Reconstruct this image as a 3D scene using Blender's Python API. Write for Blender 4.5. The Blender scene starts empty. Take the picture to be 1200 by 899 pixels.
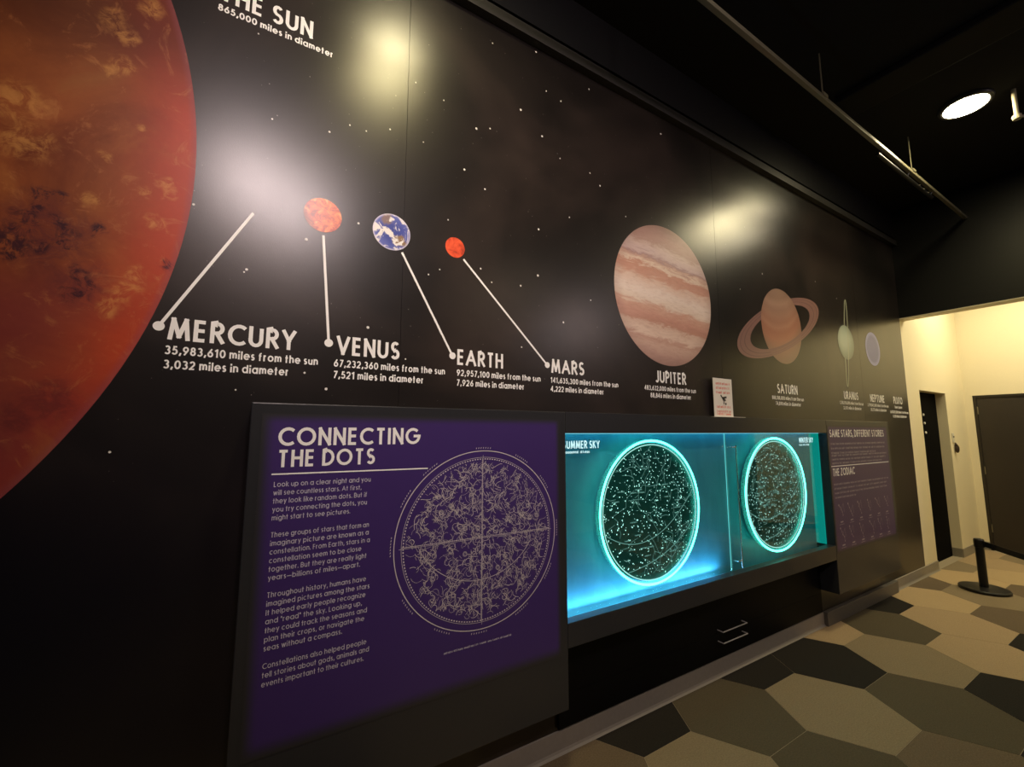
import bpy, bmesh, math, random
from mathutils import Matrix, Vector

# ---------------------------------------------------------------- camera
SC = bpy.context.scene
COL = SC.collection
H = 1.496                      # eye height; all z values below written as Z(height relative to the eye)
def Z(z): return z + H
R = ((0.856807614, 0.0591433827, 0.512233123),
     (-0.515635440, 0.0965469859, 0.851351145),
     (0.000897222449, -0.993569695, 0.113218617))
cd = bpy.data.cameras.new('camera')
cam = bpy.data.objects.new('camera', cd); COL.objects.link(cam)
cd.sensor_width = 36.0; cd.lens = 498.0/1200*36; cd.clip_start = 0.02
mw = Matrix(((R[0][0], -R[0][1], -R[0][2], 0.0),
             (R[1][0], -R[1][1], -R[1][2], -1.75),
             (R[2][0], -R[2][1], -R[2][2], H),
             (0, 0, 0, 1)))
cam.matrix_world = mw
SC.camera = cam
# ---------------------------------------------------------------- world, exposure
w = bpy.data.worlds.new('world'); SC.world = w; w.use_nodes = True
w.node_tree.nodes['Background'].inputs[0].default_value = (0.5, 0.45, 0.42, 1)
w.node_tree.nodes['Background'].inputs[1].default_value = 0.0
SC.view_settings.view_transform = 'Standard'; SC.view_settings.look = 'None'
SC.view_settings.exposure = 0.0; SC.view_settings.gamma = 1.0
SC.view_settings.use_curve_mapping = False
# ---------------------------------------------------------------- lights of the place and added ones
WARM = (1.0, 0.84, 0.40)
CREAM = (1.0, 0.88, 0.58)
PINK = (1.0, 0.81, 0.79)
def lamp(name, kind, loc, energy, col, target=None, size=0.1, spot=None, blend=0.6, size_y=None, spread=None):
    l = bpy.data.lights.new(name, kind); l.energy = energy; l.color = col
    if kind == 'AREA':
        l.shape = 'RECTANGLE' if size_y else 'DISK'; l.size = size
        if size_y: l.size_y = size_y
        if spread: l.spread = spread
    else: l.shadow_soft_size = size
    if spot: l.spot_size = math.radians(spot); l.spot_blend = blend
    o = bpy.data.objects.new(name, l); COL.objects.link(o); o.location = loc
    if target is not None:
        o.rotation_euler = (Vector(target)-Vector(loc)).to_track_quat('-Z', 'Y').to_euler()
    return o
# downlights (positions found from their mirror images in the mural)
DOWN = [(0.62, -0.86, Z(2.50)), (4.55, -0.97, Z(2.50))]
for p in DOWN:
    lamp('downlight_lamp', 'SPOT', (p[0], p[1], p[2]-0.03), 90, WARM, (p[0], p[1]-0.25, 0), 0.20, 165, 0.9)
# exhibit spotlights aimed at the mural; the far one added to brighten outer planets
SPOTS = [((-0.20, -2.85, Z(2.42)), (0.45, 0, Z(0.95)), 170), ((0.26, -3.25, Z(2.42)), (1.5, 0, Z(0.90)), 240), ((5.9, -5.6, Z(2.42)), (4.3, 0, Z(0.30)), 250)]
for p, t, e in SPOTS:
    lamp('spotlight_lamp', 'SPOT', p, e, PINK, t, 0.15 if p[0] < 1 else 0.30, 64 if p[0] < 0 else (80 if p[0] < 1 else 60), 1.0)
# extra lamp added at the second downlight to brighten the outer planets
lamp('downlight_lamp', 'SPOT', (4.55, -0.97, Z(2.44)), 60, (1.0, 0.86, 0.60), (2.9, 0, Z(0.5)), 0.36, 76, 1.0)
# the corridor beyond the opening
lamp('corridor_lamp', 'AREA', (7.15, -1.15, Z(1.98)), 58, CREAM, (7.15, -1.15, 0), 0.8, size_y=1.8)
# LED lamps hidden behind the lips of the display case
lamp('case_lamp', 'AREA', (1.93, -0.052, Z(-0.872)), 4.2, (0.22, 0.52, 1.0), (1.93, -0.030, 3), 1.27, size_y=0.02)
lamp('case_lamp', 'AREA', (2.15, -0.052, Z(0.010)), 0.6, (0.12, 0.50, 0.90), (2.15, -0.035, 0), 1.7, size_y=0.02)
# the rest of the hall behind the viewer
lamp('hall_lamp', 'AREA', (3.6, -4.4, Z(2.4)), 12, (1.0, 0.82, 0.56), (3.6, -4.4, 0), 1.2, size_y=1.2)

# ---------------------------------------------------------------- helpers
def lin(c):
    if isinstance(c, str):
        c = c.lstrip('#'); c = tuple(int(c[i:i+2], 16)/255 for i in (0, 2, 4))
    return tuple((x/12.92 if x <= 0.04045 else ((x+0.055)/1.055)**2.4) for x in c)
class NT:
    """small node-tree writer"""
    def __init__(s, name):
        s.m = bpy.data.materials.new(name); s.m.use_nodes = True
        s.t = s.m.node_tree; s.n = s.t.nodes; s.l = s.t.links
        s.b = s.n['Principled BSDF']; s.co = None
    def coord(s):
        if not s.co: s.co = s.n.new('ShaderNodeTexCoord')
        return s.co.outputs['Object']
    def put(s, sock, v):
        if hasattr(v, 'links') or hasattr(v, 'is_linked'): s.l.new(v, sock)
        else: sock.default_value = v
    def math(s, op, a, b=0.0, c=None, clamp=False):
        n = s.n.new('ShaderNodeMath'); n.operation = op; n.use_clamp = clamp
        s.put(n.inputs[0], a); s.put(n.inputs[1], b)
        if c is not None: s.put(n.inputs[2], c)
        return n.outputs[0]
    def noise(s, scale, detail=3, rough=0.5, dist=0.0, vec=None, color=False):
        n = s.n.new('ShaderNodeTexNoise'); n.inputs['Scale'].default_value = scale
        n.inputs['Detail'].default_value = detail; n.inputs['Roughness'].default_value = rough
        n.inputs['Distortion'].default_value = dist
        s.l.new(vec or s.coord(), n.inputs['Vector'])
        return n.outputs['Color' if color else 'Fac']
    def mapping(s, loc=(0,0,0), scale=(1,1,1), rot=(0,0,0), vec=None):
        n = s.n.new('ShaderNodeMapping'); n.inputs['Location'].default_value = loc
        n.inputs['Scale'].default_value = scale; n.inputs['Rotation'].default_value = rot
        s.l.new(vec or s.coord(), n.inputs['Vector']); return n.outputs[0]
    def xyz(s, vec=None):
        n = s.n.new('ShaderNodeSeparateXYZ'); s.l.new(vec or s.coord(), n.inputs[0]); return n.outputs
    def ramp(s, fac, stops, interp='LINEAR'):
        n = s.n.new('ShaderNodeValToRGB'); s.l.new(fac, n.inputs[0]); e = n.color_ramp.elements
        n.color_ramp.interpolation = interp
        e[0].position, e[1].position = stops[0][0], stops[-1][0]
        for p, c in stops[1:-1]: e.new(p)
        for i, (p, c) in enumerate(stops):
            e[i].position = p; e[i].color = (*(c if isinstance(c, tuple) else lin(c)), 1)
        return n.outputs[0]
    def mix(s, f, a, b, mode='MIX'):
        n = s.n.new('ShaderNodeMix'); n.data_type = 'RGBA'; n.blend_type = mode
        s.put(n.inputs[0], f)
        for i, v in ((6, a), (7, b)):
            if isinstance(v, str): v = (*lin(v), 1)
            elif isinstance(v, tuple) and len(v) == 3: v = (*v, 1)
            s.put(n.inputs[i], v)
        return n.outputs[2]
    def smooth(s, v, a, b):
        n = s.n.new('ShaderNodeMapRange'); n.interpolation_type = 'SMOOTHSTEP'
        s.put(n.inputs[0], v); n.inputs[1].default_value = a; n.inputs[2].default_value = b
        return n.outputs[0]
    def dist(s, p, vec=None, stretch=None):
        n = s.n.new('ShaderNodeVectorMath'); n.operation = 'DISTANCE'
        s.l.new(vec or s.coord(), n.inputs[0]); n.inputs[1].default_value = p
        return n.outputs['Value']
    def warp(s, amt, scale, detail=4):
        """coordinates displaced by noise"""
        c = s.noise(scale, detail, 0.6, 0, None, True)
        a = s.n.new('ShaderNodeVectorMath'); a.operation = 'MULTIPLY_ADD'
        s.l.new(c, a.inputs[0]); a.inputs[1].default_value = (amt, 0, amt)
        o = s.n.new('ShaderNodeVectorMath'); o.operation = 'SUBTRACT'
        s.l.new(s.coord(), o.inputs[0]); o.inputs[1].default_value = (amt*.5, 0, amt*.5)
        s.l.new(o.outputs[0], a.inputs[2]); return a.outputs[0]
    def bump(s, h, strength=0.1, d=0.01):
        n = s.n.new('ShaderNodeBump'); n.inputs['Strength'].default_value = strength
        n.inputs['Distance'].default_value = d; s.l.new(h, n.inputs['Height'])
        s.l.new(n.outputs[0], s.b.inputs['Normal'])
    def done(s, color=None, rough=0.5, spec=0.5, metal=0.0, emis=None, estr=0.0):
        if color is not None:
            if isinstance(color, str): color = lin(color)
            if isinstance(color, tuple): color = (*color[:3], 1)
            s.put(s.b.inputs['Base Color'], color)
        s.put(s.b.inputs['Roughness'], rough); s.b.inputs['Specular IOR Level'].default_value = spec
        s.b.inputs['Metallic'].default_value = metal
        if emis is not None:
            if isinstance(emis, str): emis = lin(emis)
            if isinstance(emis, tuple): emis = (*emis[:3], 1)
            s.put(s.b.inputs['Emission Color'], emis); s.put(s.b.inputs['Emission Strength'], estr)
        return s.m
def flat(name, color, rough=0.5, spec=0.5, metal=0.0, grain=0.0, gscale=40):
    t = NT(name)
    if grain:
        f = t.noise(gscale, 4)
        c = lin(color) if isinstance(color, str) else color
        a = tuple(x*(1-grain) for x in c); b = tuple(min(1, x*(1+grain)) for x in c)
        t.bump(f, 0.15, 0.002)
        return t.done(t.mix(f, a, b), rough, spec, metal)
    return t.done(color, rough, spec, metal)
def glow(name, color, strength):
    t = NT(name); return t.done((0.02, 0.02, 0.02), 0.5, 0.2, 0, color, strength)

def obj(name, geo, mat, parent=None, smooth=False):
    """geo = (verts, faces) or a bmesh, in room coordinates"""
    me = bpy.data.meshes.new(name)
    if isinstance(geo, bmesh.types.BMesh): geo.to_mesh(me); geo.free()
    else: me.from_pydata([tuple(v) for v in geo[0]], [], geo[1])
    me.materials.append(mat)
    if smooth:
        for p in me.polygons: p.use_smooth = True
    o = bpy.data.objects.new(name, me); COL.objects.link(o)
    if parent is not None:
        o.parent = parent
        q = parent; off = Vector((0, 0, 0))
        while q is not None: off += q.location; q = q.parent
        o.location = -off
    return o
def thing(name, label, cat, loc=(0,0,0), group=None):
    o = bpy.data.objects.new(name, None); COL.objects.link(o); o.empty_display_size = 0.1
    o.location = loc; o['label'] = label; o['category'] = cat
    if group: o['group'] = group
    return o
def tag(o, label, cat, group=None):
    o['label'] = label; o['category'] = cat
    if group: o['group'] = group
    return o
def struct(name, geo, mat, parent=None):
    o = obj(name, geo, mat, parent)
    if parent is None: o['kind'] = 'structure'
    return o
def box_bm(bm, x0, x1, y0, y1, z0, z1, bevel=0.0):
    b2 = bmesh.new()
    vs = [b2.verts.new((x, y, z)) for x in (x0, x1) for y in (y0, y1) for z in (z0, z1)]
    for f in ((0,1,3,2), (4,6,7,5), (0,4,5,1), (2,3,7,6), (0,2,6,4), (1,5,7,3)):
        b2.faces.new([vs[i] for i in f])
    if bevel:
        bmesh.ops.bevel(b2, geom=list(b2.edges), offset=bevel, segments=2, affect='EDGES', profile=0.5)
    bmesh.ops.recalc_face_normals(b2, faces=list(b2.faces))
    m = bpy.data.meshes.new('t'); b2.to_mesh(m); b2.free(); bm.from_mesh(m); bpy.data.meshes.remove(m)
    return bm
def boxes(*args, bevel=0.0):
    bm = bmesh.new()
    for a in args: box_bm(bm, *a, bevel=bevel)
    return bm
def tube(bm, p0, p1, r, seg=10, r1=None):
    p0, p1 = Vector(p0), Vector(p1); d = p1-p0
    M = Matrix.Translation((p0+p1)/2) @ d.to_track_quat('Z', 'Y').to_matrix().to_4x4()
    bmesh.ops.create_cone(bm, cap_ends=True, segments=seg, radius1=r, radius2=r if r1 is None else r1, depth=d.length, matrix=M)
    return bm
def lathe(prof, cx, cy, seg=48):
    vs, fs = [], []
    for (r, z) in prof:
        for i in range(seg):
            a = 2*math.pi*i/seg; vs.append((cx+r*math.cos(a), cy+r*math.sin(a), z))
    for j in range(len(prof)-1):
        for i in range(seg):
            k = (i+1) % seg; fs.append((j*seg+i, j*seg+k, (j+1)*seg+k, (j+1)*seg+i))
    fs.append(tuple(range(seg))[::-1]); n = (len(prof)-1)*seg; fs.append(tuple(range(n, n+seg)))
    return vs, fs
def ell(cx, cz, a, b, th=0.0, n=64, a0=0.0, a1=360.0):
    out = []; th = math.radians(th)
    for i in range(n+1):
        t = math.radians(a0+(a1-a0)*i/n); x, z = a*math.cos(t), b*math.sin(t)
        out.append((cx+x*math.cos(th)-z*math.sin(th), cz+x*math.sin(th)+z*math.cos(th)))
    return out
def disc(cx, cz, r, y, n=96, b=None, th=0.0):
    pts = ell(cx, cz, r, b or r, th, n)[:-1]
    return [(p[0], y, Z(p[1])) for p in pts], [tuple(range(n))]
def strip(V, F, pts, wd, y):
    """flat ribbon of width wd along pts (x, z) on the plane y"""
    n = len(pts)
    if n < 2: return
    closed = n > 3 and math.hypot(pts[0][0]-pts[-1][0], pts[0][1]-pts[-1][1]) < 1e-7
    ns = []
    for i in range(n-1):
        dx, dz = pts[i+1][0]-pts[i][0], pts[i+1][1]-pts[i][1]; L = math.hypot(dx, dz) or 1e-9
        ns.append((-dz/L, dx/L))
    base = len(V)
    for i in range(n):
        a = ns[i-1] if i > 0 else (ns[-1] if closed else ns[0])
        b = ns[i] if i < n-1 else (ns[0] if closed else ns[-1])
        mx, mz = a[0]+b[0], a[1]+b[1]; L = math.hypot(mx, mz)
        if L < 1e-6: mx, mz, L = b[0], b[1], 1
        mx /= L; mz /= L
        k = wd/2/max(0.5, mx*b[0]+mz*b[1])
        V.append((pts[i][0]+mx*k, y, Z(pts[i][1]+mz*k))); V.append((pts[i][0]-mx*k, y, Z(pts[i][1]-mz*k)))
    for i in range(n-1):
        j = base+2*i; F.append((j, j+1, j+3, j+2))

# ---------------------------------------------------------------- lettering: a geometric sans drawn as strokes
def arc(cx, cy, rx, ry, a0, a1, n=None):
    n = n or max(4, int(abs(a1-a0)/22))
    return [(cx+rx*math.cos(math.radians(a0+(a1-a0)*i/n)), cy+ry*math.sin(math.radians(a0+(a1-a0)*i/n))) for i in range(n+1)]
X = 0.73
G = {
 'A': (.84, [[(0,0),(.42,1),(.84,0)], [(.16,.34),(.68,.34)]]),
 'B': (.55, [[(0,0),(0,1)], [(0,1),(.28,1)]+arc(.28,.76,.23,.24,90,-90)+[(0,.52)], [(.28,.52)]+arc(.3,.26,.25,.26,90,-90)+[(0,0)]]),
 'C': (.76, [arc(.5,.5,.5,.5,48,312,14)]),
 'D': (.68, [[(0,0),(0,1),(.2,1)]+arc(.2,.5,.48,.5,90,-90)+[(0,0)]]),
 'E': (.46, [[(.46,1),(0,1),(0,0),(.46,0)], [(0,.52),(.44,.52)]]),
 'F': (.44, [[(.44,1),(0,1),(0,0)], [(0,.52),(.42,.52)]]),
 'G': (.92, [arc(.5,.5,.5,.5,45,360,15)+[(.55,.5)]]),
 'H': (.6, [[(0,0),(0,1)], [(.6,0),(.6,1)], [(0,.52),(.6,.52)]]),
 'I': (.0, [[(0,0),(0,1)]]),
 'J': (.38, [[(.38,1),(.38,.22)]+arc(.18,.22,.2,.22,0,-150)]),
 'K': (.55, [[(0,0),(0,1)], [(.5,1),(0,.5)], [(.14,.62),(.56,0)]]),
 'L': (.4, [[(0,1),(0,0),(.4,0)]]),
 'M': (.86, [[(0,0),(.12,1),(.43,.12),(.74,1),(.86,0)]]),
 'N': (.62, [[(0,0),(0,1),(.62,0),(.62,1)]]),
 'O': (1.0, [arc(.5,.5,.5,.5,90,450,20)]),
 'P': (.5, [[(0,0),(0,1),(.25,1)]+arc(.25,.74,.26,.26,90,-90)+[(0,.48)]]),
 'Q': (1.0, [arc(.5,.5,.5,.5,90,450,20), [(.6,.35),(.95,-.02)]]),
 'R': (.54, [[(0,0),(0,1),(.25,1)]+arc(.25,.74,.26,.26,90,-90)+[(0,.48)], [(.22,.48),(.54,0)]]),
 'S': (.5, [arc(.26,.75,.22,.25,35,270,9)+arc(.26,.25,.24,.25,90,-150,9)]),
 'T': (.56, [[(0,1),(.56,1)], [(.28,1),(.28,0)]]),
 'U': (.6, [[(0,1),(0,.3)]+arc(.3,.3,.3,.3,180,360,8)+[(.6,1)]]),
 'V': (.72, [[(0,1),(.36,0),(.72,1)]]),
 'W': (1.05, [[(0,1),(.26,0),(.525,.95),(.79,0),(1.05,1)]]),
 'X': (.6, [[(0,0),(.6,1)], [(0,1),(.6,0)]]),
 'Y': (.64, [[(0,1),(.32,.45),(.64,1)], [(.32,.45),(.32,0)]]),
 'Z': (.55, [[(0,1),(.55,1),(0,0),(.55,0)]]),
 'a': (.66, [arc(.33,.365,.33,.365,90,450,14), [(.66,X),(.66,0)]]),
 'b': (.66, [arc(.33,.365,.33,.365,90,450,14), [(0,1.02),(0,0)]]),
 'c': (.56, [arc(.33,.365,.33,.365,50,310,10)]),
 'd': (.66, [arc(.33,.365,.33,.365,90,450,14), [(.66,1.02),(.66,0)]]),
 'e': (.66, [[(.02,.37),(.64,.37)]+arc(.33,.365,.33,.365,4,320,12)]),
 'f': (.34, [[(.1,0),(.1,.82)]+arc(.30,.82,.20,.21,180,80,5), [(-.08,.66),(.32,.66)]]),
 'g': (.66, [arc(.33,.365,.33,.365,90,450,14), [(.66,X),(.66,-.02)]+arc(.35,-.02,.31,.27,0,-155,8)]),
 'h': (.5, [[(0,0),(0,1.02)], [(0,.42)]+arc(.25,.45,.25,.28,180,0,8)+[(.5,0)]]),
 'i': (0, [[(0,0),(0,X-.10)], [(0,.97),(0,1.05)]]),
 'j': (.06, [[(.06,X),(.06,-.12)]+arc(-.06,-.12,.12,.12,0,-90,3), [(.06,.93),(.06,1.03)]]),
 'k': (.42, [[(0,0),(0,1.02)], [(.38,X),(0,.36)], [(.12,.46),(.44,0)]]),
 'l': (0, [[(0,0),(0,1.02)]]),
 'm': (.84, [[(0,0),(0,X)], [(0,.42)]+arc(.21,.48,.21,.25,180,0,7)+[(.42,0)], [(.42,.42)]+arc(.63,.48,.21,.25,180,0,7)+[(.84,0)]]),
 'n': (.5, [[(0,0),(0,X)], [(0,.42)]+arc(.25,.45,.25,.28,180,0,8)+[(.5,0)]]),
 'o': (.66, [arc(.33,.365,.33,.365,90,450,14)]),
 'p': (.66, [arc(.33,.365,.33,.365,90,450,14), [(0,X),(0,-.28)]]),
 'q': (.66, [arc(.33,.365,.33,.365,90,450,14), [(.66,X),(.66,-.28)]]),
 'r': (.27, [[(0,0),(0,X)], [(0,.45)]+arc(.22,.45,.22,.26,180,80,5)]),
 's': (.36, [arc(.18,.55,.15,.18,30,270,7)+arc(.18,.18,.17,.19,90,-150,7)]),
 't': (.30, [[(.13,0),(.13,.98)], [(-.08,.68),(.34,.68)]]),
 'u': (.5, [[(0,X),(0,.28)]+arc(.25,.27,.25,.27,180,360,8)+[(.5,X)], [(.5,.3),(.5,0)]]),
 'v': (.5, [[(0,X),(.25,0),(.5,X)]]),
 'w': (.78, [[(0,X),(.2,0),(.39,.68),(.58,0),(.78,X)]]),
 'x': (.45, [[(0,0),(.45,X)], [(0,X),(.45,0)]]),
 'y': (.5, [[(0,X),(.26,.04)], [(.5,X),(.14,-.28)]]),
 'z': (.42, [[(0,X),(.42,X),(0,0),(.42,0)]]),
 '0': (.6, [arc(.3,.5,.3,.5,90,450,16)]),
 '1': (.3, [[(.02,.86),(.24,1),(.24,0)]]),
 '2': (.54, [arc(.27,.71,.26,.29,165,-32,9)+[(0,0),(.55,0)]]),
 '3': (.52, [arc(.24,.76,.23,.24,150,-90,9), arc(.24,.26,.27,.27,90,-150,10)]),
 '4': (.6, [[(.46,0),(.46,1),(0,.26),(.6,.26)]]),
 '5': (.52, [[(.5,1),(.16,1),(.08,.58)]+arc(.23,.32,.29,.32,118,-150,10)]),
 '6': (.58, [[(.42,1),(.06,.46)], arc(.29,.3,.28,.3,90,450,14)]),
 '7': (.5, [[(0,1),(.5,1),(.14,0)]]),
 '8': (.52, [arc(.26,.76,.21,.24,90,450,12), arc(.26,.27,.26,.27,90,450,12)]),
 '9': (.58, [[(.16,0),(.53,.56)], arc(.29,.7,.28,.3,90,450,14)]),
 ',': (.06, [[(.08,.1),(0,-.14)]]), '.': (0, [[(0,0),(0,.1)]]),
 '-': (.3, [[(0,.36),(.3,.36)]]), '_': (.9, [[(-.05,.36),(.95,.36)]]),
 '"': (.16, [[(0,1),(0,.75)], [(.16,1),(.16,.75)]]), '&': (.5, [[(0,.3),(.5,.7)]]),
}
def text_geo(V, F, s, x0, zb, cap, width=None, y=0.0, wt=0.13, align='L', track=0.0):
    """s set on baseline zb with capital height cap, squeezed to width when given"""
    sp = 0.2 + wt + track; cur = 0; items = []
    for ch in s:
        if ch == ' ': cur += .38; continue
        g = G.get(ch)
        if not g: continue
        items.append((cur, g)); cur += g[0] + sp
    nat = cur - sp + wt
    sx = (width/nat) if width else cap
    if align == 'C': x0 -= nat*sx/2
    if align == 'R': x0 -= nat*sx
    k = 1-wt
    q = 0
    for cx, g in items:
        for pl in g[1]:
            q += 1
            pts = [(x0+(wt/2+cx+px)*sx, zb+(wt/2+pz*k)*cap) for px, pz in pl]
            wd = wt*min(cap, sx*1.25)
            runs = [[pts[0]]]; ext = []
            for i in range(1, len(pts)):
                runs[-1].append(pts[i])
                if i < len(pts)-1:
                    a = math.atan2(pts[i][1]-pts[i-1][1], pts[i][0]-pts[i-1][0]); b = math.atan2(pts[i+1][1]-pts[i][1], pts[i+1][0]-pts[i][0])
                    if abs((b-a+math.pi) % (2*math.pi)-math.pi) > 0.85: runs.append([pts[i]])
            for ri, rr in enumerate(runs):
                rr = list(rr)
                def push(p, q_, e):
                    L = math.hypot(p[0]-q_[0], p[1]-q_[1]) or 1; return (p[0]+(p[0]-q_[0])/L*e, p[1]+(p[1]-q_[1])/L*e)
                e0 = wd/2 if ri > 0 else 0.0; e1 = wd/2 if ri < len(runs)-1 else 0.0
                if len(pl) < 4 or len(rr) == 2:
                    if ri == 0 and abs(rr[0][1]-rr[1][1]) > 1e-9 and len(rr) == 2: e0 = wd*0.45
                    if ri == len(runs)-1 and len(rr) == 2 and abs(rr[0][1]-rr[1][1]) > 1e-9: e1 = wd*0.45
                rr[0] = push(rr[0], rr[1], e0); rr[-1] = push(rr[-1], rr[-2], e1)
                strip(V, F, rr, wd, y-0.00005*((q+2*ri) % 5))
def text(parent, mat, lines, y):
    for a in lines:
        V, F = [], []
        text_geo(V, F, *a[:4], width=a[4], y=y, wt=a[5], align=a[6] if len(a) > 6 else 'L')
        o = obj('lettering', (V, F), mat, parent)
    return o
def word_rows(V, F, rows, x0, zt, dz, width, hh, y, rnd):
    """rows of letter-sized ticks, too small in the picture to be read"""
    for r in range(len(rows)):
        x = x0; end = x0+width*rows[r]; z = zt-dz*r
        while x < end:
            L = min(rnd.uniform(.25, .9)*hh*9, end-x)
            n = max(2, int(L/(hh*.62)))
            for i in range(n):
                xx = x+L*i/n
                k = rnd.random()
                if k < .35: strip(V, F, [(xx, z), (xx, z+hh)], hh*.22, y)
                elif k < .75: strip(V, F, arc(xx+hh*.2, z+hh*.36, hh*.24, hh*.34, 90, 450, 6), hh*.18, y)
                else: strip(V, F, [(xx, z+hh*.1), (xx, z+hh*.7), (xx+hh*.3, z+hh*.7), (xx+hh*.3, z)], hh*.18, y)
            x += L+hh*.6

# ---------------------------------------------------------------- materials
def m_mural():
    t = NT('mural print')
    x, _, z = t.xyz()
    mottle = t.noise(0.9, 5, 0.55, 0.4, t.mapping((3, 0, 1)))
    c = t.ramp(mottle, [(0.32, (0.0045, 0.0040, 0.0042)), (0.5, (0.016, 0.0125, 0.0115)), (0.72, (0.042, 0.030, 0.026))])  # noise varies the print from near black to brown
    left = t.math('MULTIPLY', t.smooth(x, 0.6, -0.8), t.smooth(z, 1.9, 0.8))
    c = t.mix(left, c, (0.0030, 0.0034, 0.0110))
    v = t.n.new('ShaderNodeTexVoronoi'); v.inputs['Scale'].default_value = 9.0; v.inputs['Randomness'].default_value = 1.0
    t.l.new(t.coord(), v.inputs['Vector'])
    pick = t.xyz(v.outputs['Color'])
    rad = t.math('MULTIPLY', t.math('POWER', pick[0], 6.0), 0.045)
    st = t.math('MULTIPLY', t.math('LESS_THAN', v.outputs['Distance'], rad), t.math('GREATER_THAN', pick[1], 0.35))
    c = t.mix(t.math('MULTIPLY', st, 0.45), c, (0.6, 0.58, 0.56))
    weave = t.noise(420, 2, 0.5, 0, t.mapping(scale=(1, 1, 0.6)))
    t.bump(weave, 0.10, 0.0015)
    return t.done(c, 0.285, 0.48)
M_mural = m_mural()
M_star = flat('star print', (0.75, 0.73, 0.70), 0.4)
M_white = flat('white print', (0.92, 0.92, 0.92), 0.4)
M_black_wall = flat('black painted wall', (0.009, 0.009, 0.010), 0.42, 0.3, 0, 0.15, 60)
M_trim = flat('dark grey metal trim', (0.035, 0.033, 0.033), 0.4, 0.5)
M_ceiling = flat('black painted ceiling', (0.007, 0.007, 0.008), 0.8, 0.3, 0, 0.2, 30)
M_console = flat('charcoal laminate', (0.024, 0.025, 0.029), 0.30, 0.45, 0, 0.08, 90)
M_console_dark = flat('black laminate', (0.0022, 0.0022, 0.0026), 0.5, 0.12)
M_base = flat('taupe vinyl base', (0.26, 0.235, 0.195), 0.45, 0.5, 0, 0.1, 50)
M_base_dark = flat('dark taupe vinyl base', (0.10, 0.092, 0.080), 0.45, 0.5, 0, 0.1, 50)
M_cream = flat('cream wall paint', (0.78, 0.70, 0.50), 0.6, 0.4, 0, 0.03, 80)
M_door = flat('dark brown door', (0.030, 0.023, 0.017), 0.45, 0.5, 0, 0.12, 25)
M_door_black = flat('black door leaf', (0.0015, 0.0015, 0.0022), 0.8, 0.05)
M_handle = flat('satin light metal', (0.62, 0.61, 0.56), 0.3, 0.6, 0.35)
M_metal = flat('brushed steel', (0.75, 0.72, 0.66), 0.25, 0.5, 1.0)
M_pipe = flat('dark painted conduit', (0.20, 0.185, 0.125), 0.24, 0.8)
M_rubber = flat('black satin post', (0.004, 0.004, 0.0045), 0.4, 0.5)
M_belt = flat('black webbing belt', (0.010, 0.010, 0.013), 0.5, 0.4, 0, 0.2, 300)
M_card = flat('white card', (0.80, 0.76, 0.70), 0.5)
M_red = flat('red print', (0.75, 0.17, 0.12), 0.5)
M_ink = flat('black print', (0.06, 0.05, 0.04), 0.5)

def carpet(name, c):
    t = NT(name); f = t.noise(130, 3, 0.8); g = t.noise(14, 3, 0.5)
    c = lin(c)
    a = tuple(v*0.45 for v in c); b = tuple(v*1.55 for v in c)
    k = t.mix(f, a, b)
    k = t.mix(t.math('MULTIPLY', g, 0.25), k, tuple(v*0.7 for v in c))
    t.bump(f, 0.5, 0.004)
    return t.done(k, 0.95, 0.1)
CARP = {'K': carpet('charcoal carpet', '#2b2824'), 'O': carpet('dark olive carpet', '#585040'),
        'B': carpet('brown carpet', '#6d5f4d'), 'M': carpet('taupe carpet', '#8a7b62'),
        'L': carpet('tan carpet', '#a89272'), 'T': carpet('pale tan carpet', '#b39c78')}

# ---------------------------------------------------------------- the room shell
XE = 8.143        # end wall of the corridor
XH = 6.125        # where the mural ends and the header stands
ZC = 2.52         # ceiling above the eye
struct('wall_left', boxes((-5.0, 6.125, 0.004, 0.16, 0.0, Z(ZC)), (-5.0, 6.125, -0.028, 0.004, Z(2.205), Z(ZC))), M_black_wall)
struct('wall_back', boxes((-5.15, -5.0, -7.0, 0.16, 0.0, Z(ZC))), M_black_wall)
struct('wall_right', boxes((-5.0, XE+.15, -7.15, -7.0, 0.0, Z(ZC))), flat('dark hall wall', (0.006, 0.006, 0.006), 0.7))
struct('ceiling', boxes((-5.0, XH, -7.0, 0.16, Z(ZC), Z(ZC)+0.1)), M_ceiling)
struct('wall_header', boxes((XH, 6.265, -7.0, 0.16, Z(1.2565)+0.012, Z(ZC)+0.1)), M_black_wall)
struct('wall_header_side', boxes((XH, 6.265, -7.0, -1.95, 0.0, Z(1.2565)+.012)), M_black_wall)
struct('wall_corridor_right', boxes((6.265, XE, -2.67, -2.55, 0.0, Z(2.1))), M_cream)
struct('trim_1', boxes((XH-0.004, 6.269, -1.95, 0.0, Z(1.2565), Z(1.2565)+0.012)), M_cream)
struct('trim_2', boxes((-5.0, XH, -0.045, 0.004, Z(2.105), Z(2.165))), M_trim)
# corridor walls
struct('wall_corridor', boxes((XH, 6.503, 0.0, 0.12, 0.0, Z(1.2565)), (6.265, 6.503, 0.0, 0.12, Z(1.2565), Z(2.1)),
        (6.503, 7.39, 0.0, 0.12, Z(0.483), Z(2.1)), (7.39, XE, 0.0, 0.12, 0.0, Z(2.1))), M_cream)
struct('wall_end', boxes((XE, XE+0.12, -7.0, -0.985, 0.0, Z(2.1)), (XE, XE+0.12, -0.985, -0.077, Z(0.483), Z(2.1)), (XE, XE+0.12, -0.077, 0.12, 0.0, Z(2.1))), M_cream)
struct('ceiling_corridor', boxes((6.265, XE+.12, -7.0, 0.12, Z(2.1), Z(2.1)+0.1)), flat('corridor ceiling paint', (0.6, 0.56, 0.44), 0.8))
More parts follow.
